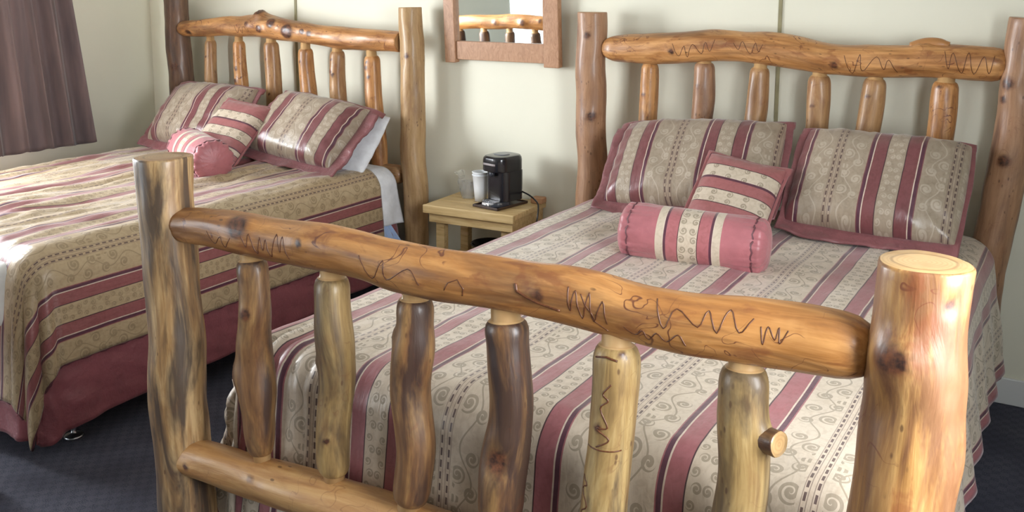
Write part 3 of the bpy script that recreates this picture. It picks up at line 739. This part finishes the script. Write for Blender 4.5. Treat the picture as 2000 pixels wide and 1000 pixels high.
sham('sham_pillow', (-2.60, -.37, .74), (-1.98, -.39, .74), (-2.56, -.13, 1.03), (-1.93, -.13, 1.03), 6, 'dim striped sham on the far bed nearest the curtain', (-.094, 0))
sham('sham_pillow', (-1.70, -.42, .765), (-1.15, -.44, .735), (-1.82, -.15, 1.045), (-1.19, -.16, .965), 7, 'striped sham on the far bed leaning beside a white pillow', (-.186, 0), flange=(.055, .07, .02, .02))
pillow('sleeping_pillow', .60, .36, .11, WHITE, 9, frameM((-1.395, -.20, .815), (1, .0, -.05), (.02, .22, .26)), 'white sleeping pillow sticking out behind the sham on the far bed', wr=.004)

def cushion(bl, br, tl, seed, label, t=.13, s=1.0):
    bl, br, tl = map(Vector, (bl, br, tl)); x = br - bl; y = tl - bl
    return pillow('accent_cushion', x.length * s, y.length * s, t, F_ACC, seed, frameM(bl + x / 2 + y / 2, x, y), label, cat='cushion', flange=(.016, .016, .016, .016), fmat=ROSEMID, n=36, wr=.004, pinch=-.06, piping=PIPE)
cushion((.645, -.61, .735), (.935, -.61, .695), (.735, -.40, .960), 14, 'small square striped cushion with rose border leaning over the bolster on the nearer bed')
cushion((-1.99, -.62, .74), (-1.68, -.60, .71), (-1.965, -.33, .995), 15, 'small striped cushion with rose border leaning on the far bed behind its bolster')

def bolster(center, d, L, r, label, seed):
    d = Vector(d).normalized(); root = empty('bolster_pillow', center, label, 'bolster')
    z = Vector((0, 0, 1)); y = z.cross(d).normalized(); z = d.cross(y); root.matrix_world = Matrix(((d.x, y.x, z.x, center[0]), (d.y, y.y, z.y, center[1]), (d.z, y.z, z.z, center[2]), (0, 0, 0, 1)))
    prof = []
    def rr(x):
        a = abs(x) / (L / 2)
        if a > .78: k = (a - .78) / .22; return r * (1 - .03 * sin(pi * min(1, k * 2)) - .0) * sqrt(max(0, 1 - (max(0, k - .25) / .75) ** 2.6))
        return r * (1.03 - .03 * (a / .78) ** 2)
    def f(u, v):
        x = (u - .5) * L; a = v * 2 * pi; q = rr(x)
        gath = min(1, max(0, (abs(x) - .11) / .1)); q *= 1 + gath * .055 * sin(a * 19 + 5 * noise.noise(Vector((cos(a) * 2, sin(a) * 2, seed)))) * (.5 + noise.noise(Vector((a * 3, x * 22, seed + 5))) + .4)
        q *= 1 + .025 * noise.noise(Vector((cos(a) * 1.5, sin(a) * 1.5, x * 9 + seed)))
        zz = q * sin(a); zz = max(zz, -r * .90)
        return (x, q * cos(a), zz), (x, a * r)
    body = grid_mesh('bolster_body', 90, 72, f, [F_BOLS], root)
    # end panels in plain rose, seamed with dark gathers
    me = body.data; me.materials.append(ROSE)
    for p in me.polygons:
        if abs(p.center.x) > .108: p.material_index = 1
    for s in (-1, 1):
        x = s * L * .405; loop = []
        for k in range(49):
            (px, py, pz), _ = f(.5 + x / L, k / 48); loop.append(Vector((px + .003 * sin(k * 1.9), py * 1.004, pz * 1.004)))
        tube('end_seam', loop, .0028, PIPE, root, n=6, sub=1)
    return root
bolster((.845, -.945, .779), (.48, .055, -.010), .50, .090, 'rose bolster with striped middle lying in front of the cushion on the nearer bed', 1)
bolster((-1.735, -.745, .79), (.93, -.42, -.02), .48, .098, 'rose bolster seen from its round end on the far bed, by the short post', 2)

# ================================================================== NIGHTSTAND AND THINGS ON IT
def pine():
    n = NT('pine_board'); v = n.obj(); g = n.noise(n.map(v, (.6, 7, 7)), 9, 4, .6, .7)
    col = n.ramp(g, [(.3, (.42, .27, .11)), (.5, (.60, .43, .20)), (.7, (.68, .51, .27))])
    k = n.vor(n.map(v, (1, 1.6, 2.2)), 6); col = n.mix(n.rng(k, .04, .09, 1, 0), col, (.24, .11, .04))
    return n.set(Base_Color=col, Roughness=.45, Normal=n.bump(g, .15, .002))
PINE = pine()
ns = empty('nightstand', (-.535, -.055, 0), 'small square pine nightstand between the two beds', 'nightstand', rz=radians(3))
w2, d2, zt_ = .245, .165, .558
bm = bmesh.new()
for k in range(3):
    a = -d2 + k * (2 * d2 / 3); box(bm, -w2, w2, a + .001, a + 2 * d2 / 3 - .001, zt_ - .028, zt_)
box(bm, -w2 - .002, w2 + .002, -d2 - .016, -d2, zt_ - .040, zt_ + .001)
from_bm('table_top', bm, PINE, ns, bevel=.004)
bm = bmesh.new(); box(bm, -w2 + .022, w2 - .012, -d2 + .004, -d2 + .024, zt_ - .085, zt_ - .041); box(bm, w2 - .03, w2 - .012, -d2 + .025, d2 - .01, zt_ - .085, zt_ - .030)
box(bm, -w2 + .022, -w2 + .04, -d2 + .025, d2 - .01, zt_ - .085, zt_ - .030); box(bm, -w2 + .041, w2 - .031, d2 - .03, d2 - .012, zt_ - .085, zt_ - .030)
from_bm('apron', bm, PINE, ns, bevel=.003)
for sx in (-1, 1):
    for sy in (-1, 1):
        cx, cy = sx * (w2 - .066), sy * (d2 - .052)
        bm = bmesh.new(); box(bm, cx - .023, cx + .023, cy - .020, cy + .020, 0, zt_ - .0405); from_bm('leg', bm, PINE, ns, bevel=.003)
bm = bmesh.new(); box(bm, -w2 + .043, w2 - .043, -d2 + .03, d2 - .03, .26, .278); from_bm('lower_shelf', bm, PINE, ns, bevel=.003)
bm = bmesh.new(); box(bm, w2 - .05, w2 + .012, d2 - .075, d2 - .02, zt_ + .0005, zt_ + .03); from_bm('wall_block', bm, plain('reddish_block', (.45, .24, .12), .5), ns, bevel=.006)

BLK = plain('black_plastic', (.012, .012, .015), .22, Coat_Weight=.3); BLKM = plain('dark_grey_plastic', (.035, .04, .055), .3)
SILV = plain('silver_plastic', (.45, .45, .47), .28, .8); TRAYM = plain('dark_brown_tray', (.045, .022, .014), .4, var=.3)
tx, ty = -.450, -.058
tr = empty('serving_tray', (tx, ty, zt_ + .0005), 'flat dark brown tray under the black coffee maker', 'tray', rz=radians(-9))
bm = bmesh.new(); box(bm, -.072, .072, -.107, .107, 0, .006); from_bm('tray_base', bm, TRAYM, tr, bevel=.003)
bm = bmesh.new()
for b in ((-.078, .078, -.113, -.1075), (-.078, .078, .1075, .113), (-.078, -.0725, -.107, .107), (.0725, .078, -.107, .107)): box(bm, *b, 0.0005, .013)
from_bm('tray_rim', bm, TRAYM, tr, bevel=.002)
def rrect(w, d, r, n=6, front=0.0):
    out = []
    for cx, cy, a0 in ((w / 2 - r, d / 2 - r, 0), (-w / 2 + r, d / 2 - r, 90), (-w / 2 + r, -d / 2 + r, 180), (w / 2 - r, -d / 2 + r, 270)):
        for k in range(n + 1):
            a = radians(a0 + 90 * k / n); out.append((cx + r * cos(a), cy + r * sin(a)))
    return out
def loft(bm, secs, mi=0, cap=True):
    rings = [[bm.verts.new((x, y, z)) for x, y in sec] for sec, z in secs]
    n = len(rings[0])
    for a, b in zip(rings, rings[1:]):
        for k in range(n): bm.faces.new((a[k], a[(k + 1) % n], b[(k + 1) % n], b[k])).material_index = mi
    if cap: bm.faces.new(rings[0][::-1]).material_index = mi; bm.faces.new(rings[-1]).material_index = mi
cm = empty('coffee_maker', (tx + .010, ty + .002, zt_ + .0075), 'compact black single-cup coffee maker on the nightstand tray', 'coffee maker', rz=radians(-14)); cm.scale = (.93, .93, 1.0)
def sh(sec, dx, dy): return [(x + dx, y + dy) for x, y in sec]
bm = bmesh.new()   # rear tower
loft(bm, [(sh(rrect(.146, .150, .04), 0, .018), .0225), (sh(rrect(.150, .152, .04), 0, .018), .10), (sh(rrect(.150, .152, .04), 0, .018), .165)])
from_bm('tower', bm, BLK, cm, smooth=False, bevel=.002)
bm = bmesh.new()   # brewing head overhanging the front
loft(bm, [(sh(rrect(.150, .185, .05), 0, .0), .1655), (sh(rrect(.154, .190, .052), 0, .0), .172), (sh(rrect(.154, .190, .052), 0, 0), .215), (sh(rrect(.150, .186, .052), 0, 0), .228), (sh(rrect(.138, .172, .05), 0, .002), .237), (sh(rrect(.10, .13, .045), 0, .004), .241)])
from_bm('brew_head', bm, BLK, cm, bevel=.001)
bm = bmesh.new(); loft(bm, [(sh(rrect(.080, .075, .03), 0, -.005), .2412), (sh(rrect(.074, .068, .028), 0, -.005), .245)]); from_bm('lid_panel', bm, plain('grey_lid', (.20, .21, .22), .3), cm, bevel=.001)
bm = bmesh.new(); loft(bm, [(sh(rrect(.090, .03, .012), -.002, -.083), .196), (sh(rrect(.090, .03, .012), -.002, -.083), .206)]); from_bm('badge', bm, plain('grey_badge', (.30, .26, .26), .35), cm, bevel=.002)
bm = bmesh.new(); lathe(bm, [(0, .142), (.012, .142), (.016, .165), (0, .165)], (0, -.074, 0), 20); from_bm('spout', bm, BLKM, cm, smooth=True)
bm = bmesh.new(); loft(bm, [(sh(rrect(.135, .125, .05), 0, -.045), 0), (sh(rrect(.138, .128, .05), 0, -.045), .008), (sh(rrect(.135, .122, .05), 0, -.045), .022)]); from_bm('drip_base', bm, BLKM, cm, bevel=.002)
bm = bmesh.new()
for k in range(7): box(bm, -.045 + k * .0135, -.037 + k * .0135, -.098, -.062, .0225, .0255)
from_bm('drip_grille', bm, SILV, cm)
bm = bmesh.new()   # silver band round the front of the base
sec = []
for k in range(15):
    a = radians(200 + 140 * k / 14); sec.append((.070 * cos(a), -.045 + .066 * sin(a)))
for s_ in (0, 1): pass
v0 = [bm.verts.new((x, y, .004)) for x, y in sec]; v1 = [bm.verts.new((x, y, .021)) for x, y in sec]
for k in range(14): bm.faces.new((v0[k], v0[k + 1], v1[k + 1], v1[k]))
o = from_bm('base_band', bm, SILV, cm, smooth=True); md = o.modifiers.new('s', 'SOLIDIFY'); md.thickness = .002; md.offset = 1
bm = bmesh.new(); box(bm, -.032, -.004, -.1145, -.1125, .007, .018); box(bm, .004, .018, -.1145, -.1125, .007, .018); from_bm('control_button', bm, plain('pale_button', (.80, .78, .78), .4), cm, bevel=.001)
tube('power_cord', [(.06, .085, .055), (.10, .09, .045), (.15, .075, .036), (.205, .05, .02), (.232, .02, -.02), (.235, .0, -.075), (.228, -.02, -.13)], .0042, BLK, cm, n=8)

# foam cups, clear wrapped tumbler
def cups():
    FO = plain('white_foam', (.80, .83, .86), .6)
    prev = None
    for k in range(2):
        r = empty('foam_cup', (-.580, -.030, zt_ + .0005 + k * .014), ('white foam cup standing left of the coffee maker, inner of two' if k else 'white foam cup standing left of the coffee maker, outer of two'), 'cup', 'foam cups')
        h = .125; r0, r1 = .029, .040
        bm = bmesh.new(); z0 = 0 if k == 0 else 0
        lathe(bm, [(0, 0), (r0, 0), (r0 + (r1 - r0) * .5, h * .5), (r1, h), (r1 + .003, h + .002), (r1 + .003, h + .006), (r1 - .001, h + .006), (r1 - .003, h), (r0 + (r1 - r0) * .5 - .0025, h * .5), (r0 - .0025, .004), (0, .004)], (0, 0, 0), 36)
        from_bm('cup_wall', bm, FO, r, smooth=True)
cups()
def clearmat():
    n = NT('clear_plastic'); return n.set(Base_Color=(.92, .94, .96), Roughness=.12, Transmission_Weight=.85, IOR=1.2, Alpha=.6)
CLR = clearmat()
g = empty('wrapped_tumbler', (-.668, -.005, zt_ + .0005), 'clear tumbler in crinkled plastic wrap behind the foam cups', 'tumbler')
bm = bmesh.new(); lathe(bm, [(0, 0), (.026, 0), (.034, .085), (.032, .085), (.024, .003), (0, .003)], (0, 0, 0), 28); from_bm('tumbler', bm, CLR, g, smooth=True)
def wrapf(u, v):
    a = u * 2 * pi; z = .002 + v * .125; r = .037 + .012 * v + (.008 + .012 * v) * noise.noise(Vector((cos(a) * 2.5, sin(a) * 2.5, v * 4)))
    if v > .8: r *= 1.0 + (v - .8) * 1.6
    return (r * cos(a), r * sin(a), z + .008 * v * noise.noise(Vector((a * 2, 3, 1)))), (u, v)
grid_mesh('plastic_wrap', 30, 14, wrapf, CLR, g)
# black round basin on the shelf under the table
bm = bmesh.new(); lathe(bm, [(0, 0), (.06, 0), (.085, .03), (.092, .075), (.096, .08), (.092, .084), (.086, .078), (.078, .035), (.055, .006), (0, .006)], (0, 0, 0), 36)
o = from_bm('black_bowl', bm, BLK, smooth=True); o.location = (-.515, -.05, .2785); tag(o, 'round black bowl on the lower shelf of the nightstand', 'bowl')

# ================================================================== MIRROR
def oak():
    n = NT('oak_frame'); v = n.obj(); g = n.noise(n.map(v, (3, 3, 1.2)), 14, 4, .6, 2.5)
    w = n.math('SINE', n.mul(g, 60)); col = n.ramp(g, [(.3, (.34, .17, .09)), (.5, (.43, .23, .125)), (.7, (.50, .29, .17))])
    col = n.mix(n.mul(n.rng(w, .7, 1), .15), col, (.22, .09, .04)); return n.set(Base_Color=col, Roughness=.42)
OAK = oak()
mi = empty('wall_mirror', (-.55, YB - .003, 1.218), 'square-cornered oak framed mirror hanging on the wall between the headboards', 'mirror')
mi.rotation_euler = (radians(3.2), 0, 0)
MH = .95
for s, a, b in ((0, -.315, -.252), (1, .252, .335)):
    bm = bmesh.new(); box(bm, a, b, -.045, -.006, 0 if s == 0 else -.002, MH); from_bm('frame_stile', bm, OAK, mi, bevel=.004)
bm = bmesh.new(); box(bm, -.251, .251, -.035, -.008, .016, .108); from_bm('frame_rail', bm, OAK, mi, bevel=.003)
bm = bmesh.new(); box(bm, -.251, .251, -.035, -.008, MH - .11, MH - .02); from_bm('frame_rail', bm, OAK, mi, bevel=.003)
bm = bmesh.new(); box(bm, -.2515, .2515, -.020, -.012, .1085, MH - .1105); from_bm('mirror_glass', bm, plain('mirror_silver', (.88, .92, .92), .015, 1.0), mi)

# ================================================================== CURTAIN
def curtmat():
    n = NT('mauve_brown_curtain'); v = n.obj(); f = n.noise(n.map(v, (1, 1, .08)), 18, 3)
    col = n.mix(n.rng(f, .3, .7), (.14, .105, .108), (.24, .165, .16)); wv = n.noise(v, 500, 2)
    return n.set(Base_Color=col, Roughness=.7, Normal=n.bump(wv, .2, .001), Sheen_Weight=.3)
CURT = curtmat()
def curtain(y0t, y1t, y0b, y1b, zb, ztop, seed, label, nf):
    r = empty('window_curtain', (XL + .10, (y0b + y1b) / 2, zb), label, 'curtain')
    yc = (y0b + y1b) / 2
    def f(u, v):
        z = ztop - zb - (ztop - zb) * v; y = (y0t + (y1t - y0t) * u) * (1 - v) + (y0b + (y1b - y0b) * u) * v - yc
        ph = u * nf * 2 * pi + 1.3 * noise.noise(Vector((u * 4, v * .7, seed))) + seed
        a = .044 * (.6 + .5 * noise.noise(Vector((u * 7, v * .5, seed + 2)))) * (1 + .45 * v)
        x = a * sin(ph) + .012 * sin(ph * 2.3 + v); y += .012 * cos(ph) * (.5 + v)
        z += (.008 * sin(ph)) * v
        return (x, y, z), (u, v)
    grid_mesh('curtain_cloth', 260, 60, f, CURT, r, solid=.003)
    tube('curtain_rod', [(0, min(y0t, y0b) - yc - .05, ztop - zb + .015), (0, max(y1t, y1b) - yc + .03, ztop - zb + .015)], .012, plain('brown_rod', (.10, .07, .05), .4, .6), r, n=12, sub=1)
curtain(-1.42, -.585, -1.42, -.40, .685, 2.22, 1, 'mauve-brown pleated curtain hanging over the left window', 7)
curtain(-2.98, -2.56, -2.98, -2.56, .685, 2.22, 4, 'mauve-brown curtain panel on the camera side of the left window, outside the picture', 5)
